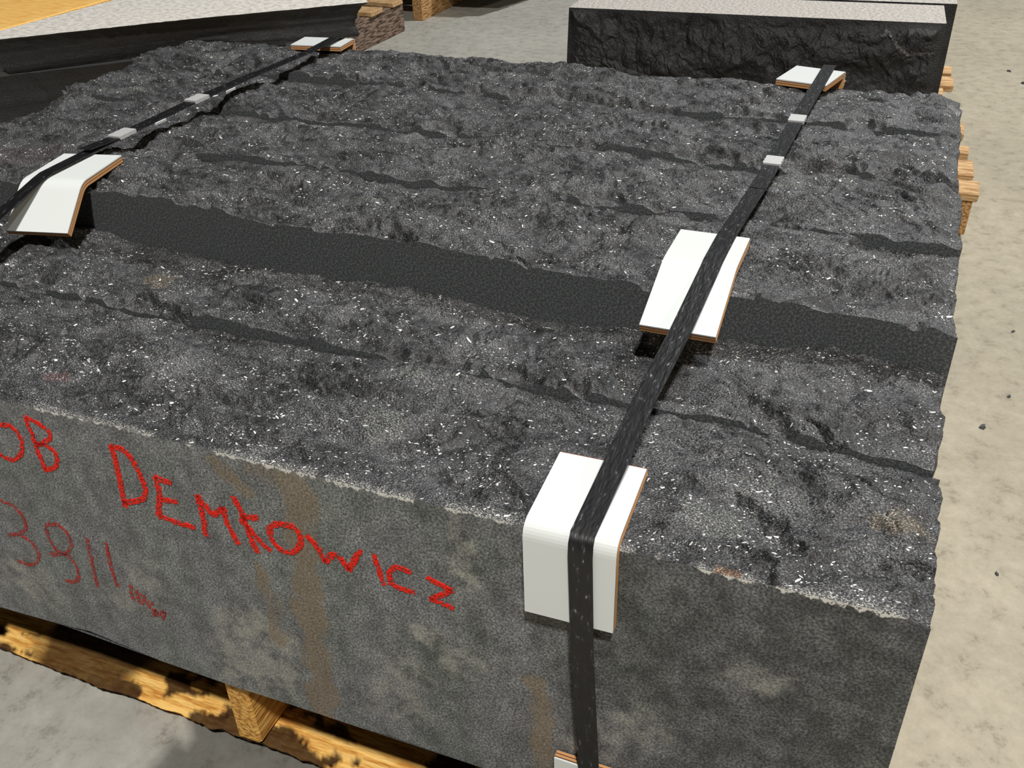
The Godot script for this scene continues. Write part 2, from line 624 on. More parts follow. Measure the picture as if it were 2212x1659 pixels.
func mica(parent: Node3D, p: PackedVector3Array, nx: int, nz: int, count: int, id: float) -> void:
	var mm := MultiMesh.new()
	mm.transform_format = MultiMesh.TRANSFORM_3D
	mm.use_colors = true
	if not M.has("flake"):
		M.flake = flake_mesh()
	mm.mesh = M.flake
	mm.instance_count = count
	var r := RandomNumberGenerator.new()
	r.seed = int(id * 1000.0) + 5
	var k := 0
	while k < count:
		var i := r.randi_range(2, nx - 3)
		var j := r.randi_range(2, nz - 3)
		var at := p[j * nx + i]
		if n_tint.get_noise_2d(at.x * 9.0 + 40.0, at.z * 14.0) + r.randf_range(-0.5, 0.35) < -0.05:
			continue
		var a := p[j * nx + i + 1] - p[j * nx + i - 1]
		var b := p[(j + 1) * nx + i] - p[(j - 1) * nx + i]
		var n := a.cross(b).normalized()
		n = (n + Vector3(r.randfn(0, 0.12), 0.05, r.randfn(0, 0.12) + 0.05)).normalized()
		var turn := r.randfn(0.35, 0.6)
		var xdir := Vector3(cos(turn), 0, -sin(turn))
		xdir = (xdir - n * xdir.dot(n)).normalized()
		var zdir := xdir.cross(n)
		var s := 0.0004 + 0.0008 * pow(r.randf(), 2.5)
		if r.randf() < 0.02:
			s = r.randf_range(0.0014, 0.0024)
		var long := s * r.randf_range(1.0, 2.2)
		mm.set_instance_transform(k, Transform3D(Basis(xdir * long, n * 0.0006, zdir * s), at + n * 0.00015))
		var g := clampf(r.randf_range(0.5, 1.0), 0, 1)
		mm.set_instance_color(k, Color(g, g, g * 0.98))
		k += 1
	var o := MultiMeshInstance3D.new()
	o.name = "mica_flakes"
	o.multimesh = mm
	o.material_override = M.mica
	o.set_meta("kind", "stuff")
	parent.add_child(o, true)


func front_face() -> StandardMaterial3D:
	# the sawn face of the nearest step: 1.45 m by 0.40 m; dust, slurry and rust on dark stone
	var w := 2048
	var h := 560
	var fine := noise(201, 0.21, 3, 0.85).get_image(w, h).get_data()
	var midn := noise(203, 0.018, 5, 0.65).get_image(w, h).get_data()
	var lown := noise(205, 0.004, 4, 0.6).get_image(w, h).get_data()
	var streak := noise(207, 0.02, 4, 0.6).get_image(w, 140)
	streak.resize(w, h)
	var stk := streak.get_data()
	# dust, pale and rust masks are drawn first, as floats per cell of 4 by 4 texels
	var cw := w / 4
	var ch := h / 4
	var mask := PackedFloat32Array()
	mask.resize(cw * ch * 2)
	var rust := [[[-0.502, 0.451, -0.504, 0.414, -0.512, 0.339, -0.516, 0.289, -0.516, 0.223, -0.524, 0.142], 0.014, 1.0], [[-0.583, 0.454, -0.570, 0.442, -0.560, 0.43], 0.008, 1.1], [[-0.564, 0.333, -0.557, 0.292, -0.562, 0.238], 0.009, 0.7], [[-0.285, 0.289, -0.278, 0.189, -0.277, 0.12], 0.010, 0.75], [[-0.541, 0.46, -0.50, 0.448], 0.010, 0.7]]
	var pale := [[-0.59, 0.235, 0.05, 0.035, 0.9], [-0.62, 0.17, 0.04, 0.05, 0.8], [-0.575, 0.20, 0.03, 0.07, 0.7], [-0.35, 0.42, 0.008, 0.05, 0.7], [-0.386, 0.31, 0.022, 0.018, 0.8], [-0.36, 0.29, 0.02, 0.02, 0.6], [-0.90, 0.20, 0.05, 0.04, 0.5], [-0.72, 0.26, 0.03, 0.04, 0.4], [-0.105, 0.37, 0.025, 0.02, 0.45], [-0.20, 0.27, 0.03, 0.03, 0.4], [-0.44, 0.2, 0.05, 0.03, 0.45], [-0.77, 0.22, 0.03, 0.02, 0.5], [-0.42, 0.25, 0.035, 0.02, 0.45], [-0.235, 0.24, 0.03, 0.03, 0.35]]
	for j in ch:
		var y := 0.49 - 0.40 * (j + 0.5) / ch
		for i in cw:
			var x := -1.45 + 1.45 * (i + 0.5) / cw
			var jig := 0.012 * n_edge.get_noise_2d(x * 18.0, y * 18.0)
			var r := 0.0
			var q := Vector2(x + jig, y)
			for s in rust:
				var pt: Array = s[0]
				for c in range(0, pt.size() - 2, 2):
					var d := seg_dist(q, Vector2(pt[c], pt[c + 1]), Vector2(pt[c + 2], pt[c + 3]))
					if d < s[1] * 1.6:
						r = maxf(r, s[2] * smoothstep(s[1] * 1.5, s[1] * 0.6, d))
			var pl := 0.0
			for s in pale:
				var dx: float = (x + jig * 1.5 - s[0]) / s[2]
				var dy: float = (y + jig - s[1]) / s[3]
				var d := dx * dx + dy * dy
				if d < 1.6:
					pl = maxf(pl, s[4] * smoothstep(1.5, 0.2, d))
			mask[(j * cw + i) * 2] = r
			mask[(j * cw + i) * 2 + 1] = pl
	var out := PackedByteArray()
	out.resize(w * h * 3)
	var lut := PackedByteArray()
	for i in 1025:
		lut.append(int(clampf(pow(i / 1024.0, 1.0 / 2.2), 0.0, 1.0) * 255.0))
	var k := 0
	# the bruised, whitened line along the top edge
	var edge_of := profile(FRONT_EDGE)
	var bruise := PackedFloat32Array()
	var edge_y := PackedFloat32Array()
	for i in w:
		var x := -1.45 + 1.45 * i / w
		edge_y.append(edge_of.call(x))
		bruise.append(0.0045 * smoothstep(-0.30, 0.05, n_edge.get_noise_2d(x * 14.0, 8.0)) * (0.6 + 0.8 * n_mid.get_noise_2d(x * 90.0, 4.0)))
	for j in h:
		var y := 0.49 - 0.40 * j / h
		for i in w:
			var x := -1.45 + 1.45 * i / w
			var a := fine[k] / 255.0
			var b := midn[k] / 255.0
			var c := lown[k] / 255.0
			var sk := stk[k] / 255.0
			# dust left by the saw, washed off towards the right-hand end
			var dust := clampf(1.0 - smoothstep(-0.42, -0.06, x + 0.30 * (c - 0.5)) * 0.72 + 0.9 * (b - 0.5), 0.12, 1.3)
			var lum := (0.046 + 0.128 * dust) * (0.10 + 1.8 * a * a + 0.9 * a) * (0.8 + 0.4 * sk)
			var mi := ((j >> 2) * cw + (i >> 2)) * 2
			var pm := clampf(mask[mi + 1] * (b * 2.6 - 0.55), 0.0, 0.9)
			var rm := clampf(mask[mi] * (0.2 + 1.2 * sk), 0.0, 0.7)
			var green := 0.04 * (c - 0.5)
			var rr := lum * (0.965 - green)
			var gg := lum * (1.0 + green * 0.5)
			var bb := lum * (1.0 - green * 2.0)
			rr += (0.36 * (0.4 + 1.2 * a) - rr) * pm * 0.7
			gg += (0.35 * (0.4 + 1.2 * a) - gg) * pm * 0.7
			bb += (0.30 * (0.4 + 1.2 * a) - bb) * pm * 0.7
			rr += (0.215 * (0.3 + 1.4 * a) - rr) * rm
			gg += (0.165 * (0.3 + 1.4 * a) - gg) * rm
			bb += (0.105 * (0.3 + 1.4 * a) - bb) * rm
			if y > 0.460:
				var bw := bruise[i] - absf(y - edge_y[i])
				if bw > 0.0 and a > 0.30:
					var wm := clampf(bw * 900.0, 0.0, 0.9)
					rr += (0.72 - rr) * wm
					gg += (0.71 - gg) * wm
					bb += (0.66 - bb) * wm
			out[k * 3] = lut[int(clampf(rr, 0.0, 1.0) * 1024.0)]
			out[k * 3 + 1] = lut[int(clampf(gg, 0.0, 1.0) * 1024.0)]
			out[k * 3 + 2] = lut[int(clampf(bb, 0.0, 1.0) * 1024.0)]
			k += 1
	var m := mat("sawn face", Color.WHITE, 0.66, 0.4)
	m.albedo_texture = ImageTexture.create_from_image(Image.create_from_data(w, h, false, Image.FORMAT_RGB8, out))
	return m


func profile(v: Array) -> Callable:
	# piecewise line through [x, y, x, y, ...]
	return func(x: float) -> float:
		if x <= v[0]:
			return v[1]
		for i in range(2, v.size(), 2):
			if x <= v[i]:
				return lerpf(v[i - 1], v[i + 1], (x - v[i - 2]) / (v[i] - v[i - 2]))
		return v[v.size() - 1]


func stack() -> void:
	var flat := func(y: float) -> Callable: return func(_x: float) -> float: return y
	var tan := Color(0.95, 0.80, 0.58)
	var pale := Color(0.85, 0.87, 0.80)
	var pink := Color(0.75, 0.48, 0.46)
	# front row, 0.35 m tall
	var o := stone_step("stone_step", "nearest dark stone step with red crayon writing on its grey sawn face", 1.0, {
		"x0": -1.40, "x1": 0.0, "z": 0.0, "t": 0.179, "n": 900, "m": 124, "bulge": 0.005, "edge": 0.12, "bruise": true, "flakes": 2600,
		"front": profile(FRONT_EDGE),
		"back": flat.call(0.470), "bottom": profile([-1.4, 0.1292, -0.98, 0.1292, -0.88, 0.137, -0.835, 0.143, -0.736, 0.1335, -0.64, 0.133, -0.569, 0.136, -0.478, 0.1377, -0.44, 0.141, 0.0, 0.141]),
		"carves": [[0.011, 0.004, -0.144, -0.088, -0.130, -0.082, -0.1075, -0.070], [0.008, 0.006, -0.119, -0.060, -0.094, -0.050], [0.008, 0.006, -0.030, -0.052, -0.004, -0.058], [0.007, 0.006, -0.388, -0.041, -0.361, -0.028, -0.341, -0.020], [0.010, 0.008, -0.579, -0.126, -0.5485, -0.111], [0.007, 0.005, -0.1215, -0.033, -0.108, -0.008], [0.010, 0.009, -0.670, -0.068, -0.58, -0.0666], [0.007, 0.003, -0.40, -0.123, -0.344, -0.1275]],
		"patches": [[-0.459, -0.083, 0.024, 0.022, pale, 0.55], [-0.160, -0.054, 0.030, 0.022, pale, 0.5], [-0.0265, -0.0946, 0.022, 0.012, tan, 0.6], [-0.804, -0.0435, 0.018, 0.008, pink, 0.7], [-0.13, -0.100, 0.05, 0.014, pale, 0.35], [-0.475, -0.159, 0.03, 0.012, pale, 0.4], [-0.138, -0.002, 0.010, 0.008, Color(0.85, 0.42, 0.18), 0.8], [-0.311, -0.006, 0.02, 0.008, pale, 0.4], [-0.70, -0.10, 0.05, 0.02, pale, 0.25]]}, front_face())
	lettering(o)
	stone_step("stone_step", "dark rock-topped stone step lying behind the one with red writing", 2.0, {
		"x0": -1.39, "x1": -0.003, "z": -0.1815, "t": 0.1445, "n": 800, "m": 90, "bulge": 0.005, "edge": 0.7, "flakes": 1900,
		"front": flat.call(0.477), "back": profile([-1.4, 0.478, -1.02, 0.4773, -0.85, 0.4706, -0.737, 0.4645, -0.60, 0.4676, -0.40, 0.466, -0.284, 0.469, -0.144, 0.474, 0.0, 0.483]), "bottom": flat.call(0.1292),
		"carves": [[0.012, 0.004, -0.846, -0.2077, -0.797, -0.1955, -0.756, -0.186], [0.012, 0.004, -0.1057, -0.2037, -0.0917, -0.1907, -0.083, -0.184], [0.010, 0.010, -0.1637, -0.217, -0.1455, -0.198, -0.127, -0.186]],
		"patches": [[-0.847, -0.2524, 0.022, 0.016, tan, 0.6], [-0.135, -0.262, 0.05, 0.02, pale, 0.35], [-0.5, -0.28, 0.08, 0.02, pale, 0.2]]}, M["sawn stone dark"])
	# rear row, 0.40 m tall
	stone_step("stone_step", "stone step whose dark sawn face makes the ledge behind the front pair", 3.0, {
		"x0": -1.385, "x1": 0.0, "z": -0.3272, "t": 0.1745, "n": 760, "m": 96, "bulge": 0.005, "edge": 0.501, "chip": 0.005, "flakes": 1700,
		"front": profile([-1.4, 0.538, -1.0097, 0.5364, -0.82, 0.535, -0.725, 0.5273, -0.603, 0.530, -0.464, 0.5202, -0.37, 0.517, -0.1945, 0.522, -0.087, 0.5207, 0.0, 0.5195]),
		"back": flat.call(0.522), "bottom": flat.call(0.1445),
		"carves": [[0.012, 0.0028, -0.66, -0.335, -0.618, -0.338, -0.6036, -0.3605, -0.5978, -0.3833], [0.010, 0.0026, -0.585, -0.334, -0.549, -0.332], [0.012, 0.0028, -0.4483, -0.336, -0.4187, -0.336, -0.3852, -0.3569, -0.3577, -0.3994], [0.008, 0.006, -0.4494, -0.492, -0.3955, -0.494], [0.010, 0.008, -0.0986, -0.492, -0.052, -0.493], [0.008, 0.008, -0.7587, -0.398, -0.7205, -0.380]],
		"patches": [[-0.6275, -0.405, 0.06, 0.02, pale, 0.35], [-1.2046, -0.4095, 0.07, 0.05, Color(0.5, 0.42, 0.42), 0.5]]}, M["sawn stone dark"])
	stone_step("stone_step", "second dark stone step of the rear row, behind the ledge step", 4.0, {
		"x0": -1.365, "x1": 0.002, "z": -0.5040, "t": 0.1745, "n": 640, "m": 80, "bulge": 0.005, "edge": 0.8, "flakes": 1700,
		"front": flat.call(0.527), "back": flat.call(0.523), "bottom": flat.call(0.1445),
		"carves": [[0.010, 0.003, -0.5688, -0.6522, -0.51, -0.651], [0.010, 0.003, -0.0729, -0.624, -0.054, -0.596], [0.010, 0.007, -0.2025, -0.512, -0.167, -0.512]],
		"patches": [[-0.8717, -0.6553, 0.05, 0.012, pale, 0.6], [-0.172, -0.66, 0.05, 0.03, pale, 0.3], [-0.4283, -0.5306, 0.05, 0.02, pale, 0.25]]}, M["sawn stone dark"])
	stone_step("stone_step", "third dark stone step of the rear row, next to the farthest one", 5.0, {
		"x0": -1.405, "x1": -0.001, "z": -0.6805, "t": 0.1935, "n": 600, "m": 80, "bulge": 0.005, "edge": 0.8, "flakes": 1700,
		"front": flat.call(0.528), "back": flat.call(0.523), "bottom": flat.call(0.1445),
		"carves": [[0.014, 0.010, -0.909, -0.6952, -0.87, -0.7188], [0.012, 0.009, -0.78, -0.729, -0.752, -0.742], [0.012, 0.008, -0.062, -0.7185, -0.029, -0.690], [0.010, 0.008, -0.41, -0.784, -0.363, -0.756], [0.012, 0.008, -0.1048, -0.866, -0.0568, -0.860]],
		"patches": [[-1.2858, -0.7155, 0.06, 0.02, pale, 0.4]]}, M["sawn stone dark"])
	stone_step("stone_step", "farthest dark stone step of the strapped stack, at its rear edge", 6.0, {
		"x0": -1.435, "x1": 0.0, "z": -0.8765, "t": 0.192, "n": 600, "m": 80, "bulge": 0.005, "edge": 0.8, "flakes": 1700,
		"front": flat.call(0.528), "back": flat.call(0.525), "bottom": flat.call(0.1445),
		"carves": [[0.014, 0.012, -0.5421, -0.8803, -0.474, -0.8783], [0.014, 0.012, -0.4554, -0.8794, -0.4035, -0.879], [0.010, 0.003, -0.977, -0.884, -0.913, -0.882], [0.010, 0.008, -0.35, -0.93, -0.28, -0.95]],
		"patches": [[-0.009, -0.98, 0.012, 0.008, Color(1, 1, 1), 0.9], [-1.2775, -0.9546, 0.05, 0.03, pale, 0.35]]}, M["sawn stone dark"])


func stroke(st: SurfaceTool, s: Array, width: float, seed_: float) -> void:
	# a crayon stroke: a ragged ribbon 0.6 mm proud of the sawn face
	var pts: Array[Vector2] = []
	for i in range(0, s.size(), 2):
		pts.append(Vector2(s[i], s[i + 1]))
	var fine: Array[Vector2] = []
	for i in pts.size() - 1:
		var a := pts[maxi(i - 1, 0)]
		var d := pts[mini(i + 2, pts.size() - 1)]
		var steps := maxi(3, int(pts[i].distance_to(pts[i + 1]) / 0.0025))
		for q in steps:
			var t := q / float(steps)
			var sm := pts[i].cubic_interpolate(pts[i + 1], a, d, t)
			fine.append(sm.lerp(pts[i].lerp(pts[i + 1], t), 0.45))
	fine.append(pts[-1])
	var l := PackedVector3Array()
	var r := PackedVector3Array()
	for i in fine.size():
		var tg := (fine[mini(i + 1, fine.size() - 1)] - fine[maxi(i - 1, 0)]).normalized()
		var nrm := Vector2(-tg.y, tg.x)
		var wl := width * (0.5 + 0.35 * n_edge.get_noise_2d(i * 4.0, seed_))
		var wr := width * (0.5 + 0.35 * n_edge.get_noise_2d(i * 4.0, seed_ + 50.0))
		var a := fine[i] + nrm * wl
		var b := fine[i] - nrm * wr
		l.append(Vector3(a.x, a.y, 0.0008))
		r.append(Vector3(b.x, b.y, 0.0008))
	for i in fine.size() - 1:
		quad(st, r[i], r[i + 1], l[i + 1], l[i])
		var dn := Vector3(0, 0, 0.0007)
		quad(st, l[i], l[i + 1], l[i + 1] - dn, l[i] - dn)
		quad(st, r[i + 1], r[i], r[i] - dn, r[i + 1] - dn)


func lettering(o: Node3D) -> void:
	var a := [
		[[-0.865, 0.391, -0.875, 0.395, -0.873, 0.409, -0.860, 0.426, -0.846, 0.432, -0.834, 0.434, -0.826, 0.428, -0.825, 0.414, -0.833, 0.399, -0.849, 0.388, -0.860, 0.388, -0.865, 0.391]],
		[[-0.807, 0.451, -0.806, 0.430, -0.807, 0.413, -0.806, 0.384], [-0.807, 0.451, -0.793, 0.447, -0.782, 0.441, -0.782, 0.433, -0.794, 0.423, -0.807, 0.418], [-0.807, 0.418, -0.792, 0.421, -0.783, 0.413, -0.785, 0.402, -0.793, 0.392, -0.807, 0.386]],
		[[-0.705, 0.443, -0.705, 0.425, -0.709, 0.394, -0.712, 0.366], [-0.705, 0.442, -0.692, 0.441, -0.684, 0.434, -0.680, 0.416, -0.678, 0.397, -0.684, 0.386, -0.696, 0.378, -0.714, 0.372]],
		[[-0.662, 0.418, -0.661, 0.402, -0.671, 0.369, -0.669, 0.365], [-0.662, 0.417, -0.643, 0.415], [-0.662, 0.390, -0.642, 0.393], [-0.671, 0.368, -0.655, 0.365, -0.629, 0.365]],
		[[-0.619, 0.358, -0.616, 0.381, -0.616, 0.409], [-0.616, 0.409, -0.602, 0.389, -0.589, 0.403], [-0.589, 0.403, -0.588, 0.382, -0.581, 0.359]],
		[[-0.574, 0.420, -0.568, 0.401, -0.565, 0.374, -0.561, 0.355], [-0.572, 0.387, -0.567, 0.396, -0.550, 0.401], [-0.566, 0.388, -0.557, 0.374, -0.545, 0.362]],
		[[-0.541, 0.392, -0.532, 0.399, -0.515, 0.402, -0.508, 0.395, -0.510, 0.381, -0.520, 0.369, -0.533, 0.368, -0.541, 0.378, -0.541, 0.392]],
		[[-0.501, 0.396, -0.491, 0.383, -0.486, 0.368], [-0.486, 0.368, -0.476, 0.381, -0.470, 0.381], [-0.470, 0.381, -0.462, 0.366], [-0.462, 0.366, -0.446, 0.397]],
		[[-0.433, 0.396, -0.430, 0.374, -0.427, 0.360]],
		[[-0.398, 0.386, -0.413, 0.387, -0.420, 0.378, -0.420, 0.365, -0.411, 0.362, -0.397, 0.362]],
		[[-0.384, 0.385, -0.374, 0.381, -0.360, 0.378], [-0.360, 0.378, -0.368, 0.371, -0.383, 0.360], [-0.383, 0.360, -0.371, 0.358, -0.360, 0.356]]]
	var b := [
		[[-0.895, 0.321, -0.877, 0.319, -0.869, 0.305, -0.873, 0.287, -0.888, 0.276, -0.906, 0.269], [-0.888, 0.276, -0.872, 0.268, -0.868, 0.252, -0.879, 0.236, -0.896, 0.228, -0.909, 0.230]],
		[[-0.836, 0.306, -0.819, 0.310, -0.810, 0.302, -0.810, 0.284, -0.823, 0.269, -0.836, 0.266, -0.842, 0.281, -0.840, 0.298, -0.836, 0.306], [-0.849, 0.258, -0.823, 0.267, -0.816, 0.253, -0.818, 0.236, -0.827, 0.225, -0.842, 0.221]],
		[[-0.782, 0.305, -0.788, 0.272, -0.794, 0.229]], [[-0.757, 0.306, -0.761, 0.281, -0.763, 0.260, -0.763, 0.240]],
		[[-0.743, 0.251, -0.747, 0.227]], [[-0.737, 0.246, -0.738, 0.227, -0.733, 0.227, -0.728, 0.239, -0.734, 0.240]],
		[[-0.718, 0.232, -0.727, 0.229, -0.725, 0.221, -0.717, 0.221, -0.726, 0.210], [-0.722, 0.212, -0.706, 0.224, -0.713, 0.210]]]
	var sd := 0.0
	for i in a.size() + b.size():
		var faint := i >= a.size()
		var st := SurfaceTool.new()
		st.begin(Mesh.PRIMITIVE_TRIANGLES)
		for s in (b[i - a.size()] if faint else a[i]):
			sd += 3.7
			stroke(st, s, 0.0042 if faint else (0.0048 if i < 2 or i > 7 else 0.0056), sd)
		var q := part("crayon_letter", st.commit(), M["faint red crayon"] if faint else M["red crayon"], o)
		q.set_meta("label", "faint red crayon character" if faint else "bright red crayon letter")


# ------------------------------------------------------------------ the pallet under the stack
func plank(parent: Node3D, x0: float, x1: float, y0: float, y1: float, z0: float, z1: float, m: Material, called := "deck_board") -> void:
	part(called, bevel_box(Vector3(x1 - x0, y1 - y0, z1 - z0), 0.0022, 0.0012), m, parent, Vector3((x0 + x1) / 2, (y0 + y1) / 2, (z0 + z1) / 2))


func main_pallet() -> void:
	var t := thing("wooden_pallet", "amber wooden pallet carrying the strapped stack, its stained front board showing", "pallet")
	# front bottom board: bark-edged, stained dark in places
	var nx := 340
	var ny := 34
	var p := PackedVector3Array()
	var uv := PackedVector2Array()
	var col := PackedColorArray()
	for j in ny:
		for i in nx:
			var x := -1.38 + 1.38 * i / (nx - 1.0)
			var wane := 0.006 * n_edge.get_noise_2d(x * 5.0, 2.0) + 0.0025 * n_mid.get_noise_2d(x * 30.0, 2.0)
			var zf := -0.012 + wane
			var s := j / (ny - 1.0)
			var v: Vector3
			if s < 0.3:
				var a := s / 0.3
				v = Vector3(x, 0.001 + 0.017 * a, -0.022 + (zf + 0.022) * a)
			else:
				var a := (s - 0.3) / 0.7
				v = Vector3(x, 0.018 + 0.003 * minf(a * 8.0, 1.0), lerpf(zf, -0.115, a))
			var stain := n_tint.get_noise_2d(x * 7.0 + 4.0, v.z * 12.0)
			var dark := smoothstep(0.02, 0.16, stain + 0.5 * smoothstep(-0.035, -0.012, v.z) - 0.18 + 0.12 * n_edge.get_noise_2d(x * 50.0, v.z * 50.0))
			dark = maxf(dark, smoothstep(-1.01, -0.98, x + 0.03 * stain) * smoothstep(-0.83, -0.86, x + 0.25 * (v.z + 0.03)) * 0.95)
			var chip := 0.003 * dark * n_mid.get_noise_2d(x * 60.0, v.z * 90.0)
			v.y += chip
			p.append(v)
			uv.append(Vector2(x, v.z))
			var c := Color(1, 0.96, 0.88).lerp(Color(0.055, 0.038, 0.026), dark * 0.95)
			if s < 0.3:
				c = c * Color(0.80, 0.62, 0.42)
			# knots and nail holes
			col.append(c)
	for kn in [[-0.607, -0.036, 0.004], [-0.594, -0.034, 0.004], [-0.586, -0.032, 0.003], [-0.70, -0.03, 0.006], [-0.545, -0.02, 0.004], [-0.52, -0.03, 0.005], [-0.63, -0.07, 0.004]]:
		for k in p.size():
			var d := Vector2(p[k].x - kn[0], p[k].z - kn[1]).length()
			if d < kn[2] * 1.4:
				col[k] = col[k].lerp(Color(0.05, 0.03, 0.02), smoothstep(kn[2] * 1.4, kn[2] * 0.6, d))
				p[k].y -= 0.003 * smoothstep(kn[2] * 1.4, kn[2] * 0.4, d)
	var bb := part("bottom_board", grid_mesh(p, nx, ny, uv, col), M["amber wood x"], t)
	bb.set_meta("label", "amber front bottom board with dark stains and a barky edge")
	for z in [-0.50, -0.62, -0.95, -1.06]:
		plank(t, -1.38, 0.0, 0.0, 0.02, z - 0.045, z + 0.045, M["tan wood x"], "bottom_board")
	for x in [-1.30, -0.65, -0.08]:
		var s := bevel_box(Vector3(0.031, 0.1055, 1.06), 0.003, 0.0010)
		part("stringer", s, M["amber wood z"], t, Vector3(x, 0.0745, -0.540))
	# top boards sit under the rear row
	for k in 6:
		plank(t, -1.38, 0.0, 0.1288, 0.1425, -0.445 - k * 0.125, -0.345 - k * 0.125, M["tan wood x"], "deck_board")


# ------------------------------------------------------------------ bent plywood edge protectors
# outline in (z, y): from the back end of the top leg over the bend to the end of the lower leg
func bent_sheet(path: Array, o0: float, o1: float, width: float, trim0 := 0.0, trim1 := 0.0) -> ArrayMesh:
	var pts: Array[Vector2] = []
	for q in path:
		pts.append(q)
	var d0 := (pts[1] - pts[0]).normalized()
	pts[0] = pts[0] + d0 * trim0
	var m := pts.size()
	var d1 := (pts[m - 2] - pts[m - 1]).normalized()
	pts[m - 1] = pts[m - 1] + d1 * trim1
	var nrm: Array[Vector2] = []
	for i in m:
		var tg := (pts[mini(i + 1, m - 1)] - pts[maxi(i - 1, 0)]).normalized()
		nrm.append(Vector2(-tg.y, tg.x))
	var st := SurfaceTool.new()
	st.begin(Mesh.PRIMITIVE_TRIANGLES)
	var w := width * 0.5
	var f := func(i: int, off: float, sx: float) -> Vector3:
		var q := pts[i] + nrm[i] * off
		return Vector3(sx * w, q.y, q.x)
	for i in m - 1:
		# outside, inside, two edges
		quad(st, f.call(i + 1, o0, -1), f.call(i + 1, o0, 1), f.call(i, o0, 1), f.call(i, o0, -1))
		quad(st, f.call(i, o1, -1), f.call(i, o1, 1), f.call(i + 1, o1, 1), f.call(i + 1, o1, -1))
		quad(st, f.call(i + 1, o0, 1), f.call(i + 1, o1, 1), f.call(i, o1, 1), f.call(i, o0, 1))
		quad(st, f.call(i, o0, -1), f.call(i, o1, -1), f.call(i + 1, o1, -1), f.call(i + 1, o0, -1))
	quad(st, f.call(0, o0, -1), f.call(0, o0, 1), f.call(0, o1, 1), f.call(0, o1, -1))
	quad(st, f.call(m - 1, o1, -1), f.call(m - 1, o1, 1), f.call(m - 1, o0, 1), f.call(m - 1, o0, -1))
	return st.commit()


func protector(label: String, at: Vector3, turn: float, roll: float, width: float, top_len: float, top_pitch: float, low_len: float, low_lean: float, rad := 0.010, lip := 0.0) -> Node3D:
	var t := thing("edge_protector", label, "edge protector", at)
	t.rotation = Vector3(0, turn, roll)
	# path with a rounded bend at the origin
	var a := Vector2(-cos(top_pitch), sin(top_pitch))
	var b := Vector2(sin(low_lean), -cos(low_lean))
	var path: Array = [a * top_len]
	path.append(a * (rad + 0.02))
	var p0 := a * rad
	var p1 := b * rad
	for i in 9:
		var s := i / 8.0
		path.append(p0 * (1 - s) * (1 - s) + p1 * s * s)
	path.append(b * (rad + 0.02))
	path.append(b * low_len)
	# the offset is measured inwards (negative normal)
	part("white_face", bent_sheet(path, 0.0, -0.0016, width, lip, 0.0), M["white laminate"], t)
	var o := 0.0016
	var layers := [0.0012, 0.0024, 0.0010, 0.0026]
	for i in layers.size():
		part("veneer", bent_sheet(path, -o, -(o + layers[i]), width + 0.0004 * (i % 2)), M["veneer tan"] if i % 2 == 1 else M["veneer brown"], t)
		o += layers[i]
	return t


func protectors() -> void:
	protector("white plywood edge protector bent over the front edge beside the red writing", Vector3(-0.2535, 0.4815, 0.0105), 0.03, 0.0, 0.073, 0.096, 0.02, 0.091, 0.0, 0.014, 0.003)
	protector("white plywood edge protector leaning off the ledge under the right strap", Vector3(-0.2360, 0.553, -0.323), 0.0, 0.0, 0.071, 0.072, 0.0, 0.088, 1.22, 0.007)
	protector("small white plywood edge protector at the rear end of the right strap", Vector3(-0.210, 0.547, -1.088), PI - 0.22, 0.0, 0.078, 0.092, 0.0, 0.017, 0.0, 0.006)
	protector("white plywood edge protector under the left strap at the ledge", Vector3(-1.036, 0.549, -0.305), 0.22, 0.0, 0.082, 0.096, 0.0, 0.070, 0.90, 0.012)
	protector("narrow white plywood edge protector at the rear end of the left strap", Vector3(-1.112, 0.542, -1.084), PI + 0.12, 0.0, 0.10, 0.066, 0.0, 0.018, 0.0, 0.006)
	var t := protector("white plywood edge protector at the bottom edge of the near stone face", Vector3(-0.235, 0.130, 0.0108), 0.0, 0.0, 0.062, 0.05, 0.0, 0.081, 0.0, 0.012)
	t.rotation = Vector3(0, 0, PI)


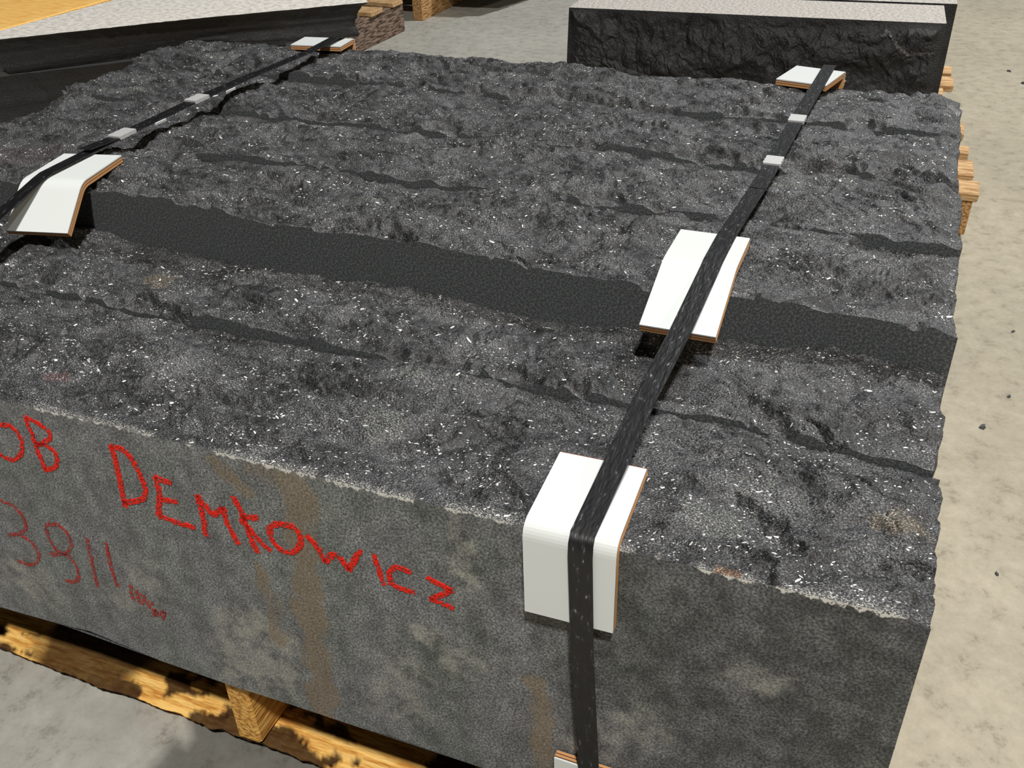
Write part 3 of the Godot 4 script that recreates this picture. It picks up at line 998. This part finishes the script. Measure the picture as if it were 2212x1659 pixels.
# ------------------------------------------------------------------ straps
func ribbon(path: Array, width: float, thick: float, lift := 0.0) -> ArrayMesh:
	var pts: Array[Vector3] = []
	for i in path.size() - 1:
		var a: Vector3 = path[i]
		var b: Vector3 = path[i + 1]
		var n := maxi(1, int(a.distance_to(b) / 0.02))
		for k in n:
			pts.append(a.lerp(b, k / float(n)))
	pts.append(path[-1])
	var m := pts.size()
	var st := SurfaceTool.new()
	st.begin(Mesh.PRIMITIVE_TRIANGLES)
	var c: Array = []
	var run := 0.0
	var rl := PackedFloat32Array()
	for i in m:
		var tg := (pts[mini(i + 1, m - 1)] - pts[maxi(i - 1, 0)]).normalized()
		var wd := Vector3(1, 0, 0)
		wd = (wd - tg * wd.dot(tg)).normalized()
		var n := wd.cross(tg).normalized()
		if i > 0:
			run += pts[i].distance_to(pts[i - 1])
		rl.append(run)
		var q := pts[i] + n * lift
		c.append([q - wd * width / 2, q + wd * width / 2, q + wd * width / 2 - n * thick, q - wd * width / 2 - n * thick, n, wd])
	for i in m - 1:
		for s in 4:
			var e := (s + 1) % 4
			var ns: Vector3 = [c[i][4], c[i][5], -c[i][4], -c[i][5]][s]
			var ne: Vector3 = [c[i + 1][4], c[i + 1][5], -c[i + 1][4], -c[i + 1][5]][s]
			var v := [c[i][s], c[i][e], c[i + 1][e], c[i + 1][s]]
			var nn := [ns, ns, ne, ne]
			var us := [Vector2(0, rl[i]), Vector2(width, rl[i]), Vector2(width, rl[i + 1]), Vector2(0, rl[i + 1])]
			for k in [0, 2, 1, 0, 3, 2]:
				st.set_normal(nn[k])
				st.set_uv(us[k])
				st.add_vertex(v[k])
	for i in [0, m - 1]:
		if i == 0:
			quad(st, c[i][3], c[i][2], c[i][1], c[i][0])
		else:
			quad(st, c[i][0], c[i][1], c[i][2], c[i][3])
	return st.commit()


func seal(parent: Node3D, at: Vector3, along: Vector3, width: float, length: float) -> void:
	# a crimped steel sleeve: a plate with a wavy right edge wrapped round the strap
	var st := SurfaceTool.new()
	st.begin(Mesh.PRIMITIVE_TRIANGLES)
	var tg := along.normalized()
	var wd := Vector3(1, 0, 0)
	wd = (wd - tg * wd.dot(tg)).normalized()
	var n := wd.cross(tg).normalized()
	if n.y < 0:
		n = -n
	var k := 12
	var f := func(i: int, side: float, up: float) -> Vector3:
		var s := i / float(k) - 0.5
		var bite := 0.0012 * (0.5 + 0.5 * cos(i * PI * 0.5))
		return at + tg * s * length + wd * side * (width / 2 + 0.0016 - bite) + n * up
	for i in k:
		var hi := 0.0022
		var lo := -0.0026
		quad(st, f.call(i, -1, hi), f.call(i, 1, hi), f.call(i + 1, 1, hi), f.call(i + 1, -1, hi))
		quad(st, f.call(i, 1, hi), f.call(i, 1, lo), f.call(i + 1, 1, lo), f.call(i + 1, 1, hi))
		quad(st, f.call(i, -1, lo), f.call(i, -1, hi), f.call(i + 1, -1, hi), f.call(i + 1, -1, lo))
		quad(st, f.call(i, 1, lo), f.call(i, -1, lo), f.call(i + 1, -1, lo), f.call(i + 1, 1, lo))
	quad(st, f.call(0, -1, -0.0026), f.call(0, 1, -0.0026), f.call(0, 1, 0.0022), f.call(0, -1, 0.0022))
	quad(st, f.call(k, -1, 0.0022), f.call(k, 1, 0.0022), f.call(k, 1, -0.0026), f.call(k, -1, -0.0026))
	part("seal", st.commit(), M["seal steel"], parent)


func straps() -> void:
	var t := thing("packing_strap", "scratched black packing strap running over the right side of the stack", "strap", Vector3(0, 0, 0))
	part("band", ribbon([Vector3(-0.224, 0.095, 0.0135), Vector3(-0.233, 0.22, 0.0135), Vector3(-0.2405, 0.36, 0.0135), Vector3(-0.2435, 0.466, 0.0135), Vector3(-0.2438, 0.477, 0.0115), Vector3(-0.2442, 0.4825, 0.0056), Vector3(-0.2411, 0.4955, -0.0532), Vector3(-0.2373, 0.5140, -0.1376), Vector3(-0.2297, 0.5325, -0.2235), Vector3(-0.2244, 0.5525, -0.3148), Vector3(-0.2240, 0.5555, -0.330), Vector3(-0.2235, 0.555, -0.3876), Vector3(-0.2225, 0.5475, -0.474), Vector3(-0.2165, 0.5462, -0.587), Vector3(-0.2107, 0.5468, -0.80), Vector3(-0.2032, 0.5495, -0.98), Vector3(-0.199, 0.551, -1.084), Vector3(-0.199, 0.5495, -1.099), Vector3(-0.199, 0.53, -1.1035), Vector3(-0.199, 0.10, -1.1035)], 0.0192, 0.0009), M["black strap"], t)
	part("band_tail", ribbon([Vector3(-0.2185, 0.5462, -0.548), Vector3(-0.2165, 0.5462, -0.587), Vector3(-0.2107, 0.5468, -0.80), Vector3(-0.2045, 0.5490, -0.955)], 0.0192, 0.0009, 0.0012), M["black strap"], t)
	seal(t, Vector3(-0.2150, 0.5474, -0.640), Vector3(0.006, 0.0006, -0.213), 0.0192, 0.028)
	seal(t, Vector3(-0.2103, 0.5480, -0.812), Vector3(0.006, 0.0006, -0.213), 0.0192, 0.028)
	t = thing("packing_strap", "dull black packing strap running over the left side of the stack", "strap", Vector3(0, 0, 0))
	part("band", ribbon([Vector3(-1.031, 0.095, 0.003), Vector3(-1.031, 0.47, 0.003), Vector3(-1.033, 0.480, 0.0), Vector3(-1.0545, 0.5500, -0.302), Vector3(-1.056, 0.5525, -0.318), Vector3(-1.062, 0.5525, -0.40), Vector3(-1.067, 0.552, -0.46), Vector3(-1.068, 0.5545, -0.63), Vector3(-1.069, 0.5535, -0.79), Vector3(-1.074, 0.5495, -0.95), Vector3(-1.085, 0.549, -1.06), Vector3(-1.088, 0.543, -1.083), Vector3(-1.09, 0.45, -1.097), Vector3(-1.09, 0.10, -1.097)], 0.0192, 0.0009), M["black strap"], t)
	part("band_tail", ribbon([Vector3(-1.0625, 0.5565, -0.392), Vector3(-1.065, 0.5535, -0.43), Vector3(-1.067, 0.552, -0.46), Vector3(-1.068, 0.5545, -0.63), Vector3(-1.069, 0.5535, -0.79)], 0.0192, 0.0009, 0.0012), M["black strap"], t)
	seal(t, Vector3(-1.0672, 0.5538, -0.468), Vector3(-0.001, 0.0025, -0.17), 0.0192, 0.034)
	seal(t, Vector3(-1.0680, 0.5557, -0.632), Vector3(-0.001, 0.0, -0.17), 0.0192, 0.034)
	for z in [-0.535, -0.70]:
		var cr := bevel_box(Vector3(0.0012, 0.004, 0.024), 0.0004, 0.0)
		part("crimped_edge", cr, M["seal steel"], t, Vector3(-1.0575, 0.5505, z))


# ------------------------------------------------------------------ other stone in the hall
func rough_block(parent: Node3D, size: Vector3, id: float, depth: float, belly: float, called: String) -> void:
	# a sawn block with one rough split face towards +z: origin at the middle of the face's foot
	var nx := 420
	var ny := 150
	var p := PackedVector3Array()
	var uv := PackedVector2Array()
	var col := PackedColorArray()
	for j in ny:
		for i in nx:
			var x := (i / (nx - 1.0) - 0.5) * size.x
			var s := j / (ny - 1.0)
			var y := s * size.y
			var e := smoothstep(0.0, 0.03, minf(size.x / 2 - absf(x), minf(y, size.y - y)))
			var bl := belly * sin(PI * pow(s, 0.75))
			var z := bl + e * depth * split_height(x + id, y * 0.8, id) - 0.004 * (1.0 - e)
			p.append(Vector3(x, y + 0.003 * e * n_edge.get_noise_2d(x * 30.0, y * 30.0), z))
			uv.append(Vector2(x / 0.8, y / 0.5))
			var v := 0.075 + 0.05 * n_tint.get_noise_2d(x * 9.0, y * 14.0 + id)
			var c := Color(v, v, v * 1.01)
			if id == 8.0:
				# a pale vein near the right-hand end
				var q := Vector2(x, y) + 0.004 * Vector2(n_edge.get_noise_2d(x * 60.0, y * 60.0), n_edge.get_noise_2d(x * 60.0 + 9.0, y * 60.0))
				var d := minf(minf(seg_dist(q, Vector2(0.300, 0.347), Vector2(0.325, 0.315)), seg_dist(q, Vector2(0.325, 0.315), Vector2(0.352, 0.298))), seg_dist(q, Vector2(0.352, 0.298), Vector2(0.402, 0.303)))
				c = c.lerp(Color(0.75, 0.72, 0.68), 0.8 * smoothstep(0.0035, 0.001, d))
			col.append(c)
	part(called, grid_mesh(p, nx, ny, uv, col), M.split, parent)
	# top, ends, back and underside
	var f := PackedVector3Array()
	var fu := PackedVector2Array()
	for j in 2:
		for i in nx:
			var v := p[(ny - 1) * nx + i]
			if j == 1:
				v.z = -size.z
				v.y = size.y
			f.append(v)
			fu.append(Vector2(v.x, v.z))
	part("sawn_top", grid_mesh(f, nx, 2, fu), M["sawn stone pale"], parent)
	var st := SurfaceTool.new()
	st.begin(Mesh.PRIMITIVE_TRIANGLES)
	for j in ny - 1:
		for sd in 2:
			var a := p[j * nx + (nx - 1 if sd == 1 else 0)]
			var b := p[(j + 1) * nx + (nx - 1 if sd == 1 else 0)]
			var c := Vector3(b.x, b.y, -size.z)
			var d := Vector3(a.x, a.y, -size.z)
			if sd == 1:
				quad(st, a, d, c, b)
			else:
				quad(st, d, a, b, c)
	var h := size.x / 2
	quad(st, Vector3(h, 0, -size.z), Vector3(-h, 0, -size.z), Vector3(-h, size.y, -size.z), Vector3(h, size.y, -size.z))
	quad(st, Vector3(-h, 0, -size.z), Vector3(h, 0, -size.z), Vector3(h, 0, 0), Vector3(-h, 0, 0))
	part("sawn_sides", st.commit(), M["sawn stone dark"], parent)


func far_stack() -> void:
	var yaw := 0.045
	var t := thing("stone_step", "black rough-faced stone step with pale dusty top standing behind the strapped stack", "stone step", Vector3(-0.438, 0.121, -1.738), yaw)
	rough_block(t, Vector3(0.83, 0.362, 0.188), 8.0, 1.2, 0.024, "split_face")
	t = thing("stone_step", "pale topped stone step behind the black rough-faced one, ending slightly farther right", "stone step", Vector3(-0.428, 0.121, -1.945), yaw)
	rough_block(t, Vector3(0.85, 0.362, 0.18), 9.0, 0.2, 0.0, "split_face")
	# its pallet; the board ends stick out to the right
	t = thing("wooden_pallet", "tan wooden pallet under the far stones, its board ends sticking out right", "pallet", Vector3(0, 0, 0))
	var xs := [0.121, 0.110, 0.100, 0.088, 0.03, 0.03, 0.03, 0.057, 0.051]
	var zs := [-1.76, -1.885, -2.04, -2.19, -2.31, -2.42, -2.53, -2.65, -2.80]
	var ws := [0.085, 0.10, 0.06, 0.09, 0.09, 0.09, 0.09, 0.11, 0.085]
	for k in xs.size():
		plank(t, -0.95, xs[k], 0.1, 0.12, zs[k] - ws[k], zs[k], M["tan wood x"], "deck_board")
	plank(t, 0.035, 0.112, 0.018, 0.0995, -1.85, -1.765, M["tan wood z"], "block")
	for x in [-0.90, -0.42, -0.04]:
		plank(t, x - 0.035, x + 0.035, 0.018, 0.0995, -2.88, -1.765, M["tan wood z"], "stringer")
	for k in 4:
		plank(t, -0.95, 0.098 - 0.045 * mini(k, 2), 0.0, 0.0178, -1.84 - k * 0.34, -1.755 - k * 0.34, M["tan wood x"], "bottom_board")


# a slab whose outline is a list of (x, z) corners, seen from above anticlockwise
func slab(parent: Node3D, corners: Array, y0: float, y1: float, under: float, id: float, top: Material, side: Material) -> void:
	var st := SurfaceTool.new()
	st.begin(Mesh.PRIMITIVE_TRIANGLES)
	var n := corners.size()
	var mid := Vector2.ZERO
	for c in corners:
		mid += c / n
	var ring: Array[Vector2] = []
	for i in n:
		var a: Vector2 = corners[i]
		var b: Vector2 = corners[(i + 1) % n]
		for k in 40:
			var q := a.lerp(b, k / 40.0)
			ring.append(q + Vector2(0.004 * n_edge.get_noise_2d(q.x * 20.0, q.y * 20.0 + id), 0.004 * n_edge.get_noise_2d(q.x * 20.0 + 9.0, q.y * 20.0)))
	var m := ring.size()
	for i in m:
		var a := ring[i]
		var b := ring[(i + 1) % m]
		quad(st, Vector3(mid.x, y1, mid.y), Vector3(a.x, y1, a.y), Vector3(b.x, y1, b.y), Vector3(b.x, y1, b.y))
	part("sawn_top", st.commit(), top, parent)
	# broken sides
	var rows := 26
	var p := PackedVector3Array()
	var uv := PackedVector2Array()
	var col := PackedColorArray()
	for j in rows:
		var s := j / (rows - 1.0)
		for i in m + 1:
			var a := ring[i % m]
			var out := (a - mid).normalized()
			var e := smoothstep(0.0, 0.12, 1.0 - s)
			var d := -under * (1.0 - s) + e * (1.2 * split_height(a.x + a.y, s * (y1 - y0), id) - 0.010)
			p.append(Vector3(a.x + out.x * d, lerpf(y0, y1, s), a.y + out.y * d))
			uv.append(Vector2((a.x - a.y) / 0.8, s * (y1 - y0) / 0.5))
			var v := 0.10 + 0.06 * n_tint.get_noise_2d(a.x * 8.0 + a.y * 8.0, s * 3.0 + id)
			col.append(Color(v, v * 0.98, v * 0.95))
	part("broken_side", grid_mesh(p, m + 1, rows, uv, col), side, parent)
	st = SurfaceTool.new()
	st.begin(Mesh.PRIMITIVE_TRIANGLES)
	for i in m:
		var a := p[i]
		var b := p[i + 1]
		quad(st, Vector3(mid.x, y0, mid.y), b, a, a)
	part("underside", st.commit(), M["sawn stone dark"], parent)


func left_stack() -> void:
	var t := thing("stone_slab", "large pale topped stone slab with dark broken edge, left of the strapped stack", "stone slab")
	slab(t, [Vector2(-2.16, -1.17), Vector2(-1.8113, -1.5075), Vector2(-1.4499, -1.8105), Vector2(-1.95, -2.45), Vector2(-2.18, -2.25), Vector2(-2.184, -1.665), Vector2(-2.201, -1.2804)], 0.362, 0.45, 0.035, 3.0, M["dusty stone"], M.split)
	t = thing("stone_slab", "thick dark stone slab lying under the large pale topped slab", "stone slab")
	slab(t, [Vector2(-2.19, -1.165), Vector2(-1.83, -1.512), Vector2(-1.64, -1.68), Vector2(-2.0, -2.2), Vector2(-2.2, -2.3)], 0.122, 0.361, 0.02, 5.0, M["sawn stone dark"], M.split)
	t = thing("wooden_pallet", "wooden pallet in deep shade under the left-hand stone slabs", "pallet", Vector3(-1.9, 0, -1.78), 0.0)
	for k in 5:
		plank(t, -0.32, 0.28, 0.1, 0.12, -0.45 + k * 0.2, -0.33 + k * 0.2, M["tan wood x"], "deck_board")
	for x in [-0.25, 0.2]:
		plank(t, x - 0.03, x + 0.03, 0.0, 0.0995, -0.48, 0.6, M["tan wood z"], "stringer")
	# yellow board on a stack of its own behind the slab
	t = thing("stone_slab", "dark stone slab beyond the pale topped slab, with a yellow board on it", "stone slab")
	slab(t, [Vector2(-2.98, -1.20), Vector2(-2.235, -1.27), Vector2(-2.225, -2.6), Vector2(-3.0, -2.6)], 0.0, 0.40, 0.0, 6.0, M["sawn stone dark"], M["sawn stone dark"])
	t = thing("wooden_board", "thick yellow wooden board lying at the upper left corner", "board", Vector3(-2.23, 0.402, -1.335), 0.0)
	var bx := bevel_box(Vector3(0.6, 0.042, 0.9), 0.003, 0.0)
	part("plank", bx, M["yellow board"], t, Vector3(-0.306, 0.021, -0.36), Vector3(0, 0.0, 0))
	t = tag(part("offcut", bevel_box(Vector3(0.035, 0.016, 0.09), 0.002, 0.001), M["sawn stone pale"], self, Vector3(-2.215, 0.41, -1.62), Vector3(0, 0.3, 0)), "small pale offcut in the gap beside the yellow board", "offcut")


func back_pallets() -> void:
	var t := thing("wooden_pallet", "weathered mottled wooden pallet beyond the pale slab, near the rear left strap", "pallet", Vector3(-2.19, 0, -3.36))
	plank(t, -0.05, 0.0, 0.0, 0.118, 0.0, 0.72, M["weathered wood z"], "stringer")
	plank(t, -0.62, -0.56, 0.0, 0.118, 0.0, 0.72, M["weathered wood z"], "stringer")
	plank(t, -0.62, 0.012, 0.1185, 0.138, 0.02, 0.11, M["tan wood x"], "deck_board")
	plank(t, -0.62, 0.012, 0.1185, 0.138, 0.20, 0.30, M["tan wood x"], "deck_board")
	plank(t, -0.62, 0.008, 0.1185, 0.138, 0.52, 0.62, M["tan wood x"], "deck_board")
	t = thing("wooden_pallet", "wooden pallet farthest back, carrying the dark slab at the top edge", "pallet", Vector3(-2.2, 0, -4.2))
	plank(t, -0.05, 0.0, 0.0, 0.118, 0.0, 0.64, M["tan wood z"], "stringer")
	plank(t, -0.62, -0.56, 0.0, 0.118, 0.0, 0.64, M["tan wood z"], "stringer")
	for k in 4:
		plank(t, -0.62, 0.012, 0.1185, 0.138, 0.02 + k * 0.16, 0.12 + k * 0.16, M["tan wood x"], "deck_board")
	t = thing("stone_slab", "dark stone slab on the farthest pallet, just at the top edge", "stone slab")
	slab(t, [Vector2(-2.75, -3.62), Vector2(-1.86, -3.72), Vector2(-1.72, -4.3), Vector2(-2.75, -4.4)], 0.139, 0.30, 0.03, 12.0, M["sawn stone pale"], M.split)


func chips() -> void:
	# crumbs of stone on the concrete
	var r := RandomNumberGenerator.new()
	r.seed = 77
	var spots := [[0.1455, -0.986, 0.009, "largest dark stone crumb alone beside the right-hand side of the strapped stack"],
		[0.34, -3.3, 0.016, "dark stone crumb in the upper right, nearest the far stones' corner"],
		[0.30, -3.2, 0.013, "middle dark stone crumb of the upper right three"],
		[0.26, -3.35, 0.011, "dark stone crumb farthest left of the upper right three"],
		[0.36, -2.75, 0.018, "wide dark stone crumb on the far right floor below the upper three"],
		[0.40, -2.45, 0.015, "flat dark stone crumb lowest of the far right floor pieces"],
		[0.25, -1.45, 0.007, "dark stone crumb right of the tan pallet's sticking-out boards"],
		[0.19, -1.1, 0.006, "small dark stone crumb just right of the stack's rear corner"],
		[-0.765, 0.16, 0.006, "dark stone crumb on grey floor nearest the damp stain"],
		[-0.86, 0.10, 0.007, "dark stone crumb on grey floor close to the pallet's barky edge"],
		[-0.97, 0.09, 0.007, "dark stone crumb at the far left of the grey floor"],
		[0.16, -0.62, 0.005, "tiny dark stone crumb on beige floor right of the near stone step"],
		[0.205, -1.35, 0.006, "small dark stone crumb on beige floor behind the largest one"],
		[-1.0, 0.16, 0.004, "tiniest dark stone crumb on the grey floor at lower left"]]
	for s in spots:
		var st := SurfaceTool.new()
		st.begin(Mesh.PRIMITIVE_TRIANGLES)
		var top: Array[Vector3] = []
		var low: Array[Vector3] = []
		for i in 7:
			var a := i * TAU / 7.0
			var rr: float = s[2] * r.randf_range(0.65, 1.1)
			low.append(Vector3(cos(a) * rr, 0, sin(a) * rr * 0.6))
			top.append(Vector3(cos(a) * rr * 0.65, s[2] * r.randf_range(0.3, 0.55), sin(a) * rr * 0.4))
		for i in 7:
			var j := (i + 1) % 7
			quad(st, low[j], low[i], top[i], top[j])
			quad(st, Vector3(0, s[2] * 0.5, 0), top[j], top[i], top[i])
		var o := part("stone_chip", st.commit(), M["sawn stone dark"], self, Vector3(s[0], 0.0003, s[1]), Vector3(0, r.randf() * TAU, 0))
		tag(o, s[3], "stone chip", "dark stone crumbs on the concrete floor")
